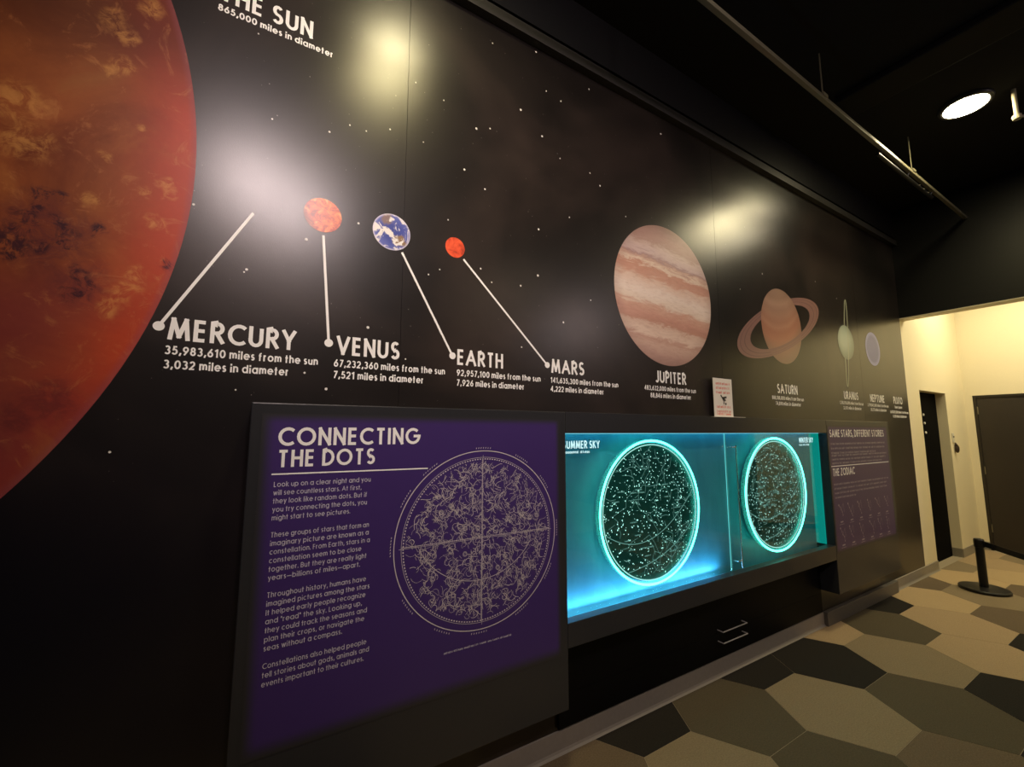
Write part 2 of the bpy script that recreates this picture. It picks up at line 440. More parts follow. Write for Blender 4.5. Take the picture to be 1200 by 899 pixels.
# cove baseboards: face plus a small toe
def base_bm(x0, x1, y, zt, bm=None):
    bm = bm or bmesh.new()
    prof = [(0.0, zt), (-0.006, zt-0.003), (-0.006, 0.018), (-0.010, 0.008), (-0.018, 0.0), (0.0, 0.0)]
    a = [bm.verts.new((x0, y+p[0], p[1])) for p in prof]; b = [bm.verts.new((x1, y+p[0], p[1])) for p in prof]
    n = len(prof)
    for i in range(n): bm.faces.new((a[i], a[(i+1) % n], b[(i+1) % n], b[i]))
    bm.faces.new(a[::-1]); bm.faces.new(b); bmesh.ops.recalc_face_normals(bm, faces=list(bm.faces))
    return bm
BT = Z(-1.396)
struct('baseboard_left', base_bm(-5.0, 3.89, -0.002, BT), M_base)
bm = base_bm(5.29, 6.503, -0.002, BT); struct('baseboard_left_far', bm, M_base)
struct('baseboard_corridor', boxes((7.39, XE, -0.006, 0.0, 0.0, BT), (7.384, 7.39, 0.0, 0.092, 0.0, BT)), M_base)
struct('baseboard_end', boxes((XE-0.006, XE, -7.0, -0.985, 0.0, BT), (XE-0.006, XE, -0.077, -0.006, 0.0, BT)), M_base)

# doors
d1 = struct('door_1', boxes((6.503, 7.39, 0.094, 0.119, 0.0, Z(0.483))), M_door_black)
for zz, xx in ((0.211, 6.893), (0.109, 6.903), (-0.003, 6.912)):  # pale dots painted in place of small lights seen in the dark doorway
    b = bmesh.new(); tube(b, (xx, 0.084, Z(zz)), (xx, 0.0945, Z(zz)), 0.014, 12)
    obj('light_dot', b, flat('pale bolt', (0.85, 0.83, 0.78), 0.4), d1)
d2 = struct('door_2', boxes((XE+0.02, XE+0.065, -0.955, -0.107, 0.012, Z(0.455))), M_door)
obj('door_frame', boxes((XE+0.005, XE+0.10, -0.107, -0.078, 0.0, Z(0.482)), (XE+0.005, XE+0.10, -0.984, -0.955, 0.0, Z(0.482)), (XE+0.005, XE+0.10, -0.955, -0.107, Z(0.455), Z(0.482))), flat('dark brown door frame', (0.022, 0.017, 0.012), 0.4), d2)
for zz in (0.285, -0.49, -1.22):
    b = bmesh.new(); tube(b, (XE+0.010, -0.112, Z(zz)-0.05), (XE+0.010, -0.112, Z(zz)+0.05), 0.006, 10)
    h = obj('hinge', b, flat('dull hinge metal', (0.3, 0.27, 0.2), 0.4, 0.5, 0.8), d2)

# small plate and dispenser on the corridor wall
pl = thing('wall_plate', 'small cream switch plate on the cream wall between the two doorways', 'switch', (7.49, 0, Z(-0.13)))
obj('plate', boxes((7.455, 7.525, -0.008, -0.0005, Z(-0.125), Z(-0.01)), bevel=0.003), flat('grey white plastic', (0.62, 0.60, 0.52), 0.35), pl)
b = bmesh.new(); tube(b, (7.49, -0.016, Z(-0.055)), (7.49, -0.008, Z(-0.055)), 0.009, 12)
obj('key_switch', b, M_ink, pl)
b = bmesh.new(); bmesh.ops.create_uvsphere(b, u_segments=16, v_segments=10, radius=1, matrix=Matrix.Translation((7.525, -0.022, Z(-0.205))) @ Matrix.Diagonal((0.033, 0.02, 0.05, 1)))
tube(b, (7.515, -0.02, Z(-0.17)), (7.508, -0.014, Z(-0.128)), 0.018, 10, 0.006)
tag(obj('door_buzzer', b, flat('dark brown plastic', (0.035, 0.02, 0.012), 0.4), None, True), 'small dark drop-shaped buzzer below the cream switch plate', 'buzzer')

# ---------------------------------------------------------------- hexagonal carpet tiles
struct('floor', boxes((-5.0, XE+.15, -7.0, 0.16, -0.05, -0.0012)), flat('floor seam', (0.34, 0.28, 0.19), 0.9))
floor = bpy.data.objects['floor']
S = 0.3365; HY = 0.2975
tones = {(0,0):'M', (1,-1):'O', (0,-2):'B', (1,1):'K', (0,2):'K', (2,0):'M', (2,2):'L', (3,1):'O', (3,-1):'L', (4,0):'L', (4,2):'K',
         (5,1):'T', (5,-1):'B', (4,-2):'K', (2,-2):'K', (6,2):'B', (6,0):'M', (7,1):'T', (7,-1):'B', (8,2):'M', (-1,1):'O', (-2,2):'K',
         (-2,0):'M', (-1,-1):'O', (-3,1):'B', (3,-3):'M', (8,0):'T', (9,1):'L', (9,-1):'T', (10,0):'M', (6,-2):'T', (10,2):'L', (1,-3):'K', (8,-2):'L'}
rnd = random.Random(5)
hexcache = {}
for i in range(-8, 12):
    for j in range(-12, 4):
        if (i+j) % 2: continue
        cx, cy = 2.812+i*1.5*S, -0.522+j*HY
        if cx < -1.3 or cx > XE+.1 or cy < -3.6: continue
        tone = tones.get((i, j)) or rnd.choice('KOBMLLTM')
        g = 0.0015
        pts = []
        for k in range(6):
            a = math.radians(60*k); x, y = cx+(S-g)*math.cos(a), cy+(HY/0.866-g)*math.sin(a)
            pts.append((x, y))
        # cut the tile at the walls
        def clip(P, ax, lim, keep_less=True):
            out = []
            for q in range(len(P)):
                A, B = P[q], P[(q+1) % len(P)]
                ia = (A[ax] <= lim) == keep_less; ib = (B[ax] <= lim) == keep_less
                if ia: out.append(A)
                if ia != ib:
                    t = (lim-A[ax])/(B[ax]-A[ax]); out.append((A[0]+t*(B[0]-A[0]), A[1]+t*(B[1]-A[1])))
            return out
        pts = clip(clip(pts, 1, -0.002), 0, XE-0.002)
        if len(pts) < 3: continue
        n = len(pts); V = [(p[0], p[1], -0.0011) for p in pts]+[(p[0], p[1], 0.0) for p in pts]
        F = [tuple(range(n, 2*n))]+[(k, (k+1) % n, n+(k+1) % n, n+k) for k in range(n)]
        obj('carpet_tile', (V, F), CARP[tone], floor)

# ---------------------------------------------------------------- the space mural
mural = thing('space_mural', 'black starry solar system mural covering the long wall above and around the display unit', 'mural', (1.2, 0, BT))
seams = [-4.98, -1.745, 0.503, 2.752, 5.0, XH-0.001]
for a, b_ in zip(seams, seams[1:]):
    obj('mural_panel', boxes((a+0.0008, b_-0.0008, -0.0015, 0.0035, BT, Z(2.105))), M_mural, mural)
YP = -0.0022
def print_part(name, geo, mat, label=None, smooth=False):
    o = obj(name, geo, mat, mural)
    if label: o['label'] = label
    return o
# named stars
BIG = [(0.933,1.992),(1.205,2.081),(0.429,1.313),(0.58,1.31),(0.785,1.246),(0.896,1.181),(0.707,0.972),(1.104,1.691),(1.372,1.857),(1.361,1.507),(1.578,1.493),(1.655,1.439),(1.421,1.179),(1.859,1.304),(1.214,1.056),(0.877,0.773),(0.671,0.727),(1.207,0.804),(1.102,0.73),(0.937,0.717),(1.564,0.731),(1.37,0.578),(1.107,0.417),(0.619,0.693),(0.846,1.482),(0.922,1.512),(-0.066,0.567),(0.127,0.736),(-0.226,0.776),(-0.013,1.181),(-0.077,1.507),(-0.059,0.578),(-0.373,-0.062),(-0.065,0.144),(0.224,0.162),(0.147,0.219),(0.527,0.305),(0.369,0.421),(0.188,1.207),(0.674,1.558),(0.537,1.587),(0.315,0.851),(0.264,1.267),(0.33,1.266),(1.241,1.593),(1.585,2.027),(1.272,1.875),(2.212,1.985),(3.44,1.074),(4.605,1.247),(4.213,1.338),(3.349,1.238),(3.561,1.137),(3.031,1.057)]
V, F = [], []
rs = random.Random(2)
def dot(V, F, x, z, r, y, n=7):
    b0 = len(V); ph = rs.random()
    for k in range(n):
        a = 2*math.pi*(k+ph)/n; V.append((x+r*math.cos(a), y, Z(z+r*math.sin(a))))
    F.append(tuple(range(b0, b0+n)))
for i, (x, z) in enumerate(BIG): dot(V, F, x, z, 0.0030+0.0035*((i*37 % 10)/10)**2+0.0006*max(0, x), YP)
o = print_part('bright_stars', (V, F), M_star); o['kind'] = 'stuff'
V, F = [], []
for k in range(900):
    x = rs.uniform(-0.4, 5.8); z = rs.uniform(-0.2, 2.08); dot(V, F, x, z, 0.0008+0.0016*rs.random()**3, YP, 5)
o = print_part('faint_stars', (V, F), flat('faint star print', (0.22, 0.20, 0.19), 0.4)); o['kind'] = 'stuff'

# the sun: mottled fire colours
def m_sun():
    t = NT('sun print'); C0 = (-2.0, 0, Z(0.884))
    wv = t.warp(0.22, 2.2, 5)
    f = t.noise(2.1, 7, 0.6, 0.8, t.mapping((1.3, 0, 2.2)))
    base = t.ramp(f, [(0.28, '#6e3012'), (0.45, '#8c4820'), (0.60, '#a2592a'), (0.78, '#a86c38')])
    x, _, z = t.xyz(wv)
    red = t.smooth(t.dist(C0, wv), 1.52, 1.77)
    base = t.mix(t.math('MULTIPLY', red, 0.72), base, '#c43a1e')
    low = t.smooth(z, Z(0.56), Z(0.30))
    base = t.mix(t.math('MULTIPLY', t.math('MULTIPLY', low, t.math('SUBTRACT', 1.0, red)), 0.75), base, '#7a2c32')
    low2 = t.smooth(z, Z(0.25), Z(-0.05))
    base = t.mix(t.math('MULTIPLY', low2, 0.65), base, '#70343a')
    top = t.smooth(z, Z(0.95), Z(1.40))  # falloff of the lighting toward the top, painted into the print colour
    base = t.mix(t.math('MULTIPLY', top, 0.75), base, '#3e1c08')
    w2 = t.warp(0.10, 6.0, 5)
    cloud = t.noise(3.0, 7, 0.62, 0.7, w2)
    base = t.mix(t.math('MULTIPLY', t.smooth(cloud, 0.52, 0.76), 0.40), base, '#c07a3c')
    wisp = t.noise(9.0, 8, 0.7, 1.6, t.mapping((0.2, 0, 0.5)))
    base = t.mix(t.math('MULTIPLY', t.smooth(wisp, 0.54, 0.70), 0.30), base, '#d8945a')
    # dark filaments and pale plumes at their places
    fil = t.noise(13.0, 6, 0.7, 0.9, t.mapping((0.4, 0, 0.1)))
    ridge = t.math('SUBTRACT', 1.0, t.math('MULTIPLY', t.math('ABSOLUTE', t.math('SUBTRACT', fil, 0.5)), 9.0), None, True)
    def blobs(lst, vec):
        acc = None
        for (bx, bz, r) in lst:
            d = t.smooth(t.dist((bx, 0, Z(bz)), vec), r, r*0.25)
            acc = d if acc is None else t.math('MAXIMUM', acc, d)
        return acc
    wflat = t.warp(0.07, 16.0, 4)
    n = t.n.new('ShaderNodeVectorMath'); n.operation = 'MULTIPLY'; n.inputs[1].default_value = (1, 0, 1); t.l.new(wflat, n.inputs[0]); wf = n.outputs[0]
    dk = blobs([(-.584,.693,.045),(-.552,.708,.035),(-.612,.625,.035),(-.59,.655,.035),(-.636,.58,.035),(-.60,.60,.03),(-.525,.607,.040),(-.54,.63,.035),(-.456,.624,.030),(-.623,.543,.045),(-.628,.51,.040),(-.488,.474,.036),(-.49,.415,.045),(-.47,.445,.03),(-.579,.545,.035),(-.53,.565,.04),(-.66,.55,.04),(-.283,.55,.030)], wf)
    dk2 = blobs([(-.57,.58,.16),(-.48,.45,.10),(-.521,.088,.09),(-.576,.038,.06)], wf)
    base = t.mix(t.math('MULTIPLY', dk2, t.math('MULTIPLY', ridge, 0.55)), base, '#50202a')
    base = t.mix(t.math('MULTIPLY', dk2, 0.30), base, '#702c2c')
    base = t.mix(t.math('MULTIPLY', t.math('MULTIPLY', dk, t.smooth(t.noise(24, 6, 0.75, 0.8), 0.44, 0.58)), 0.92), base, '#2c0e20')
    lt = blobs([(-.469,1.159,.035),(-.442,1.19,.045),(-.473,1.342,.05),(-.44,1.30,.04),(-.458,.869,.025),(-.382,.999,.022),(-.384,1.44,.05),(-.662,.97,.09),(-.634,.858,.09),(-.479,.716,.03),(-.36,.50,.04),(-.373,.46,.045),(-.39,.42,.045),(-.41,.38,.04),(-.355,.783,.025),(-.29,.803,.03),(-.305,.83,.03),(-.314,.675,.035),(-.33,.70,.025)], wf)
    base = t.mix(t.math('MULTIPLY', t.math('MULTIPLY', lt, t.smooth(t.noise(22, 5, 0.7, 0.8), 0.38, 0.62)), 0.50), base, '#e2a258')
    # thin violet-grey limb
    limb = t.smooth(t.dist((-2.0, 0, Z(0.884)), None), 1.745, 1.772)
    base = t.mix(t.math('MULTIPLY', limb, 0.45), base, '#8a4a58')
    n2 = t.noise(60, 3); base = t.mix(t.math('MULTIPLY', n2, 0.18), base, '#5a2410')
    return t.done(base, 0.42, 0.3)
print_part('sun_picture', disc(-2.0, 0.884, 1.771, YP-0.0004, 220), m_sun(), 'huge orange and red sun picture with dark filaments')

def m_planet_noise(name, stops, scale, dist=1.0, rough=0.42, limb=None):
    t = NT(name); f = t.noise(scale, 6, 0.6, dist); return t.done(t.ramp(f, stops), rough, 0.35)
0 and print_part('mercury_picture', disc(-0.020, 0.838, 0.028, YP-0.0004, 40), m_planet_noise('mercury print', [(0.3, '#2c2220'), (0.7, '#5c4a42')], 60), 'tiny grey planet picture')
def m_venus():
    t = NT('venus print'); f = t.noise(30, 6, 0.65, 1.2, t.mapping((.2, 0, .4)))
    c = t.ramp(f, [(0.32, '#7a2a14'), (0.45, '#c44a20'), (0.56, '#ee7c3c'), (0.70, '#ffc478')])
    x, _, z = t.xyz()
    sh = t.smooth(t.math('ADD', x, t.math('MULTIPLY', z, 0.45)), 0.155+0.45*Z(0.85), 0.085+0.45*Z(0.85))
    c = t.mix(t.math('MULTIPLY', sh, 0.92), c, '#241410')
    return t.done(c, 0.31, 0.48)
print_part('venus_picture', disc(0.181, 0.849, 0.069, YP-0.0004, 64), m_venus(), 'fiery orange planet picture dark at its left edge')
def m_earth():
    t = NT('earth print')
    wv = t.warp(0.06, 14, 3)
    f = t.noise(15, 6, 0.6, 1.4, t.mapping((.7, 0, .25)))
    land = t.noise(11, 4, 0.55, 0.3, t.mapping((.15, 0, .9)))
    c = t.mix(t.smooth(t.dist((.452, 0, Z(.848)), wv), 0.03, 0.08), '#3c4aa0', '#5c66b8')
    d1_ = t.smooth(t.dist((.492, -.002, Z(.815)), wv), 0.036, 0.020)
    d2_ = t.smooth(t.dist((.427, -.002, Z(.900)), wv), 0.030, 0.014)
    lm = t.math('MAXIMUM', d1_, t.math('MULTIPLY', d2_, 0.8))
    c = t.mix(lm, c, '#8f7358')
    c = t.mix(t.smooth(f, 0.49, 0.57), c, '#f0ecec')
    lim = t.smooth(t.dist((.452, 0, Z(.848)), None), 0.070, 0.080)
    c = t.mix(t.math('MULTIPLY', lim, 0.75), c, '#e4def0')
    return t.done(c, 0.31, 0.48)
print_part('earth_picture', disc(0.452, 0.848, 0.080, YP-0.0004, 72), m_earth(), 'blue planet picture with white clouds')
print_part('mars_picture', disc(0.744, 0.847, 0.048, YP-0.0004, 56), m_planet_noise('mars print', [(0.28, '#8a3020'), (0.42, '#dc4c2c'), (0.75, '#ff6c40')], 26, 0.6), 'small red-orange planet picture')
def m_jupiter():
    t = NT('jupiter print')
    wv = t.warp(0.07, 3.6, 5)
    x, _, z0 = t.xyz(t.mapping((0, 0, 0), (0.35, 1, 1), (0, math.radians(3.5), 0), wv))
    x2, _, zb = t.xyz(wv)
    # fine turbulence stretched along the bands
    st = t.noise(8.0, 9, 0.72, 0.9, t.mapping((0, 0, 0), (0.7, 1, 3.0)))
    zz = t.math('ADD', t.math('ADD', t.math('SUBTRACT', zb, Z(0.868-0.455)), t.math('MULTIPLY', t.math('SUBTRACT', x2, 2.2), 0.07)), t.math('MULTIPLY', t.math('SUBTRACT', st, 0.5), 0.17))
    u = t.math('DIVIDE', zz, 0.91)
    c = t.ramp(u, [(0.0, '#a48480'), (0.06, '#bc9a90'), (0.13, '#d0b2a4'), (0.17, '#c0988a'), (0.20, '#e8d2c2'), (0.25, '#dcc2b2'), (0.28, '#bc8674'),
                   (0.33, '#cc9684'), (0.38, '#d8ac98'), (0.41, '#f0e0d0'), (0.48, '#fbeee4'), (0.56, '#ecd0c0'), (0.60, '#d49c88'), (0.655, '#cc8e78'),
                   (0.68, '#f4e2d0'), (0.71, '#d4ac9c'), (0.735, '#a8848a'), (0.76, '#d8c2c4'), (0.81, '#dcc6c2'), (0.85, '#b8968e'), (0.92, '#b48e88'), (1.0, '#947470')])
    fine = t.noise(24, 5, 0.7, 0.5, t.mapping((0, 0, 0), (0.7, 1, 3)))
    c = t.mix(t.math('MULTIPLY', t.smooth(fine, 0.45, 0.75), 0.28), c, '#8a5a4c')
    # the oval storm low on the left
    sp = t.mapping((-1.93, 0, -Z(0.70)), (1.0, 0, 1.9), (0, 0, 0))
    ds = t.dist((0, 0, 0), sp)
    c = t.mix(t.math('MULTIPLY', t.smooth(ds, 0.12, 0.085), 0.75), c, '#c08a78')
    ring = t.math('MULTIPLY', t.smooth(ds, 0.09, 0.11), t.smooth(ds, 0.15, 0.12))
    c = t.mix(t.math('MULTIPLY', ring, 0.6), c, '#e6cfc0')
    lim = t.smooth(t.dist((2.203, 0, Z(0.868)), None), 0.36, 0.46)
    c = t.mix(t.math('MULTIPLY', lim, 0.30), c, '#6a4a48')
    c = t.mix(0.28, c, '#c49c8c')
    return t.done(c, 0.31, 0.48)
print_part('jupiter_picture', disc(2.203, 0.868, 0.456, YP-0.0004, 120), m_jupiter(), 'large banded pink and cream planet picture')
# Saturn: far half of the ring, body, near half of the ring
def ring_geo(cx, cz, a, b, th, k0, k1, y, a0, a1, n=60):
    o_ = ell(cx, cz, a*k1, b*k1, th, n, a0, a1); i_ = ell(cx, cz, a*k0, b*k0, th, n, a0, a1)
    V = [(p[0], y, Z(p[1])) for p in o_]+[(p[0], y, Z(p[1])) for p in i_]
    return V, [(k, k+1, n+2+k, n+1+k) for k in range(n)]
M_ring = [flat('saturn ring print rose', '#8a6862', 0.31, 0.48), flat('saturn ring print mauve', '#6c504e', 0.31, 0.48), flat('saturn ring print tan', '#9c7a6c', 0.31, 0.48)]
def m_saturn():
    t = NT('saturn print')
    wv = t.warp(0.03, 5, 3)
    rot = t.mapping((0, 0, 0), (1, 1, 1), (0, math.radians(0), 0), wv)
    x, _, z = t.xyz(rot)
    u = t.math('ADD', t.math('SUBTRACT', z, Z(0.845)), t.math('MULTIPLY', t.math('SUBTRACT', x, 3.588), -0.37))
    # curved bands
    q = t.math('SUBTRACT', x, 3.65)
    u = t.math('ADD', t.math('ADD', u, t.math('MULTIPLY', t.math('MULTIPLY', q, q), -1.3)), 0.31)
    u = t.math('DIVIDE', u, 0.64)
    c = t.ramp(u, [(0.0, '#a0826c'), (0.18, '#ac7c64'), (0.30, '#c07e62'), (0.40, '#b8755c'), (0.46, '#c48e74'), (0.52, '#b47c66'), (0.60, '#b88a74'), (0.68, '#ad8472'), (0.76, '#bc9682'), (0.84, '#a4826f'), (1.0, '#b39480')])
    lim = t.smooth(t.dist((3.56, 0, Z(0.87)), None), 0.18, 0.34)
    c = t.mix(t.math('MULTIPLY', lim, 0.35), c, '#5c3e34')
    c = t.mix(0.38, c, '#8e7468')
    return t.done(c, 0.31, 0.48)
SX, SZ = 3.590, 0.848
def saturn_ring(y, a0, a1, lab):
    # three concentric bands in one print, darker gaps between
    Vs, Fs = [], []
    for (k0, k1) in ((0.73, 0.84), (0.855, 0.93), (0.942, 1.0)):
        v, f = ring_geo(SX, SZ, 0.68, 0.19+0.005, 20.7, k0, k1, y, a0, a1)
        n = len(Vs); Vs += v; Fs += [tuple(i+n for i in q) for q in f]
    return print_part('saturn_ring_picture', (Vs, Fs), M_ring[0], lab)
saturn_ring(YP-0.0004, 0, 180, 'rose-grey ring, far half')
v, f = ring_geo(SX, SZ, 0.68, 0.195, 20.7, 0.76, 0.98, YP-0.0002, 0, 360, 120)
print_part('saturn_ring_picture', (v, f), M_ring[1], 'darker mauve gaps of the ring')
print_part('saturn_picture', disc(SX, SZ, 0.302, YP-0.0006, 96, 0.307), m_saturn(), 'tan and orange banded planet picture')
saturn_ring(YP-0.0009, 180, 360, 'rose-grey ring, near half')
# Uranus with its thin upright ring
def uring(y, a0, a1):
    V, F = [], []; strip(V, F, ell(4.729, 0.840, 0.423, 0.036, 82.6, 60, a0, a1), 0.013, y); return V, F
M_ur = flat('uranus ring print', '#a8ae98', 0.4)
print_part('uranus_ring_picture', uring(YP-0.0003, 0, 180), M_ur)
t = NT('uranus print'); dd = t.smooth(t.dist((4.69, 0, Z(0.88)), None), 0.05, 0.22)
print_part('uranus_picture', disc(4.722, 0.840, 0.164, YP-0.0006, 72), t.done(t.mix(dd, '#a9b8ac', '#6c7c72'), 0.31, 0.48), 'pale grey-green planet picture')
print_part('uranus_ring_picture', uring(YP-0.0008, 180, 360), M_ur)
t = NT('neptune print'); dd = t.smooth(t.dist((5.318, 0, Z(0.838)), None), 0.12, 0.165)
print_part('neptune_picture', disc(5.318, 0.838, 0.172, YP-0.0006, 72), t.done(t.mix(dd, '#6268b0', '#9498d8'), 0.31, 0.48), 'plain dusky blue planet picture')

# pointer lines with round ends
for (xa, za, xb, zb_) in ((-0.051,.793,-.287,.341), (.186,.767,.225,.341), (.498,.768,.740,.339), (.787,.800,1.262,.340)):
    V, F = [], []; strip(V, F, [(xa, za), (xb, zb_)], 0.0095, YP-0.0002)
    l_ = print_part('pointer_line', (V, F), M_white)
    obj('pointer_dot', disc(xb, zb_, 0.0155, YP-0.0004, 28), M_white, mural)
# titles and figures: (text, x, baseline, cap height, width, weight)
YT = YP-0.0006
def block(lines, label=None):
    o = text(mural, M_white, lines, YT)
    if label: o['label'] = label
HW, SW = 0.185, 0.195
block([('THE SUN', -0.205, 1.579, .080, .311, HW)]); block([('865,000 miles in diameter', -0.206, 1.535, .028, .392, SW)])
block([('MERCURY', -0.261, .298, .077, .372, HW)]); block([('35,983,610 miles from the sun', -0.266, .250, .030, .456, SW), ('3,032 miles in diameter', -0.266, .203, .030, .360, SW)])
block([('VENUS', .254, .298, .077, .246, HW)]); block([('67,232,360 miles from the sun', .247, .250, .030, .458, SW), ('7,521 miles in diameter', .247, .205, .030, .361, SW)])
block([('EARTH', .764, .299, .074, .236, HW)]); block([('92,957,100 miles from the sun', .762, .250, .030, .457, SW), ('7,926 miles in diameter', .762, .205, .030, .359, SW)])
block([('MARS', 1.288, .301, .074, .218, HW)]); block([('141,635,300 miles from the sun', 1.282, .250, .030, .474, SW), ('4,222 miles in diameter', 1.282, .205, .030, .362, SW)])
block([('JUPITER', 2.070, .299, .077, .287, HW)]); block([('483,632,000 miles from the sun', 1.971, .250, .030, .480, SW), ('88,846 miles in diameter', 2.021, .206, .030, .378, SW)])
block([('SATURN', 3.450, .299, .077, .304, HW)]); block([('888,188,000 miles from the sun', 3.368, .250, .030, .478, SW), ('74,898 miles in diameter', 3.415, .206, .030, .378, SW)])
block([('URANUS', 4.583, .299, .077, .292, HW)]); block([('1,783,950,000 miles from the sun', 4.490, .252, .030, .485, SW), ('32,193 miles in diameter', 4.549, .206, .030, .375, SW)])
block([('NEPTUNE', 5.145, .296, .077, .338, HW)]); block([('2,798,842,000 miles from the sun', 5.070, .250, .030, .500, SW), ('30,775 miles in diameter', 5.130, .206, .030, .380, SW)])
block([('PLUTO', 5.720, .296, .077, .236, HW)]); block([('Dwarf planet', 5.735, .248, .030, .2, SW)]); block([('3,670,092,000 miles from the sun', 5.60, .196, .030, .490, SW), ('1,430 miles in diameter', 5.66, .152, .030, .375, SW)])

# ---------------------------------------------------------------- wall-mounted display unit
FY = -0.14                    # its face
AY = -0.084                   # acrylic sheets
unit = thing('display_unit', 'long charcoal wall-mounted display unit with purple panels and glowing teal windows', 'display unit', (2.5, 0, Z(-1.22)))
XL, XR = -0.014, 5.074
WX0, WX1, WZ0, WZ1 = 1.272, 3.850, -0.862, -0.006
TOP, RB, PB = 0.095, -0.968, -1.222
P0, P1 = 1.2655, 3.862
obj('left_panel', boxes((XL, P0, FY, -0.004, Z(PB), Z(TOP)), bevel=0.0035), M_console, unit)
obj('right_panel', boxes((P1, XR, FY, -0.004, Z(PB), Z(TOP)), bevel=0.0035), M_console, unit)
obj('top_rail', boxes((P0+.0005, P1-.0005, FY, FY+0.03, Z(WZ1), Z(TOP)), (P0+.0005, P1-.0005, FY+0.031, -0.004, Z(TOP)-0.02, Z(TOP)), bevel=0.001), M_console, unit)
obj('bottom_rail', boxes((P0+.0005, P1-.0005, FY, AY-0.004, Z(RB), Z(WZ0)), (P0+.0005, P1-.0005, AY-0.003, -0.004, Z(RB), Z(RB)+0.02), bevel=0.001), M_console, unit)
def m_back():
    t = NT('teal case back')
    sc = t.noise(9, 6, 0.6, 0.6, t.mapping((0, 0, 0), (1, 1, 0.35)))
    c = t.mix(sc, (0.025, 0.20, 0.24), (0.09, 0.40, 0.44))
    return t.done(c, 0.45, 0.4)
obj('case_back', boxes((P0+.002, P1-.002, -0.012, -0.0045, Z(RB)+0.022, Z(TOP)-0.022)), m_back(), unit)
# edge lamps of the case
M_led_b = glow('blue white light strip', (0.16, 0.62, 1.0), 16.0)
M_led_t = glow('blue light strip', (0.10, 0.50, 0.75), 7.0)
M_led_g = glow('teal light strip', (0.0, 0.62, 0.50), 0.42)
ls = obj('light_strip', boxes((1.29, 2.56, -0.060, -0.048, Z(WZ0)-0.052, Z(WZ0)-0.044)), M_led_b, unit); ls['label'] = 'bright blue light strip along the bottom'
ls = obj('light_strip', boxes((1.29, 3.83, -0.060, -0.048, Z(WZ1)+0.016, Z(WZ1)+0.024)), M_led_t, unit); ls['label'] = 'blue light strip along the top'
ls = obj('light_strip', boxes((3.848, 3.858, -0.082, -0.016, Z(WZ0), Z(WZ1))), M_led_g, unit); ls['label'] = 'teal light strip at the right end'
def m_acrylic():
    t = NT('clear acrylic'); t.n.remove(t.b)
    out = t.n['Material Output']
    tr = t.n.new('ShaderNodeBsdfTransparent'); tr.inputs[0].default_value = (0.90, 0.97, 0.98, 1)
    gl = t.n.new('ShaderNodeBsdfGlossy'); gl.inputs['Roughness'].default_value = 0.02
    lw = t.n.new('ShaderNodeLayerWeight'); lw.inputs[0].default_value = 0.5
    fr = t.math('ADD', 0.035, t.math('MULTIPLY', t.math('POWER', lw.outputs['Facing'], 4.0), 0.32))
    mx = t.n.new('ShaderNodeMixShader')
    t.l.new(fr, mx.inputs[0]); t.l.new(tr.outputs[0], mx.inputs[1]); t.l.new(gl.outputs[0], mx.inputs[2])
    t.l.new(mx.outputs[0], out.inputs[0]); return t.m
M_acr = m_acrylic()
E_ring = glow('teal glowing edge', (0.08, 1.0, 0.72), 6.5)
E_ring2 = glow('pale glowing edge', (0.45, 0.95, 0.85), 0.8)
E_line = glow('engraved glowing line', (0.30, 0.80, 0.68), 0.42)
E_star = glow('engraved glowing star', (0.42, 0.95, 0.82), 1.5)
E_edge = glow('lit acrylic edge', (0.15, 0.85, 0.85), 0.9)
E_text = glow('engraved glowing lettering', (0.65, 1.0, 1.0), 1.1)
M_disc = flat('dark green translucent disc', (0.008, 0.075, 0.062), 0.4, 0.2)
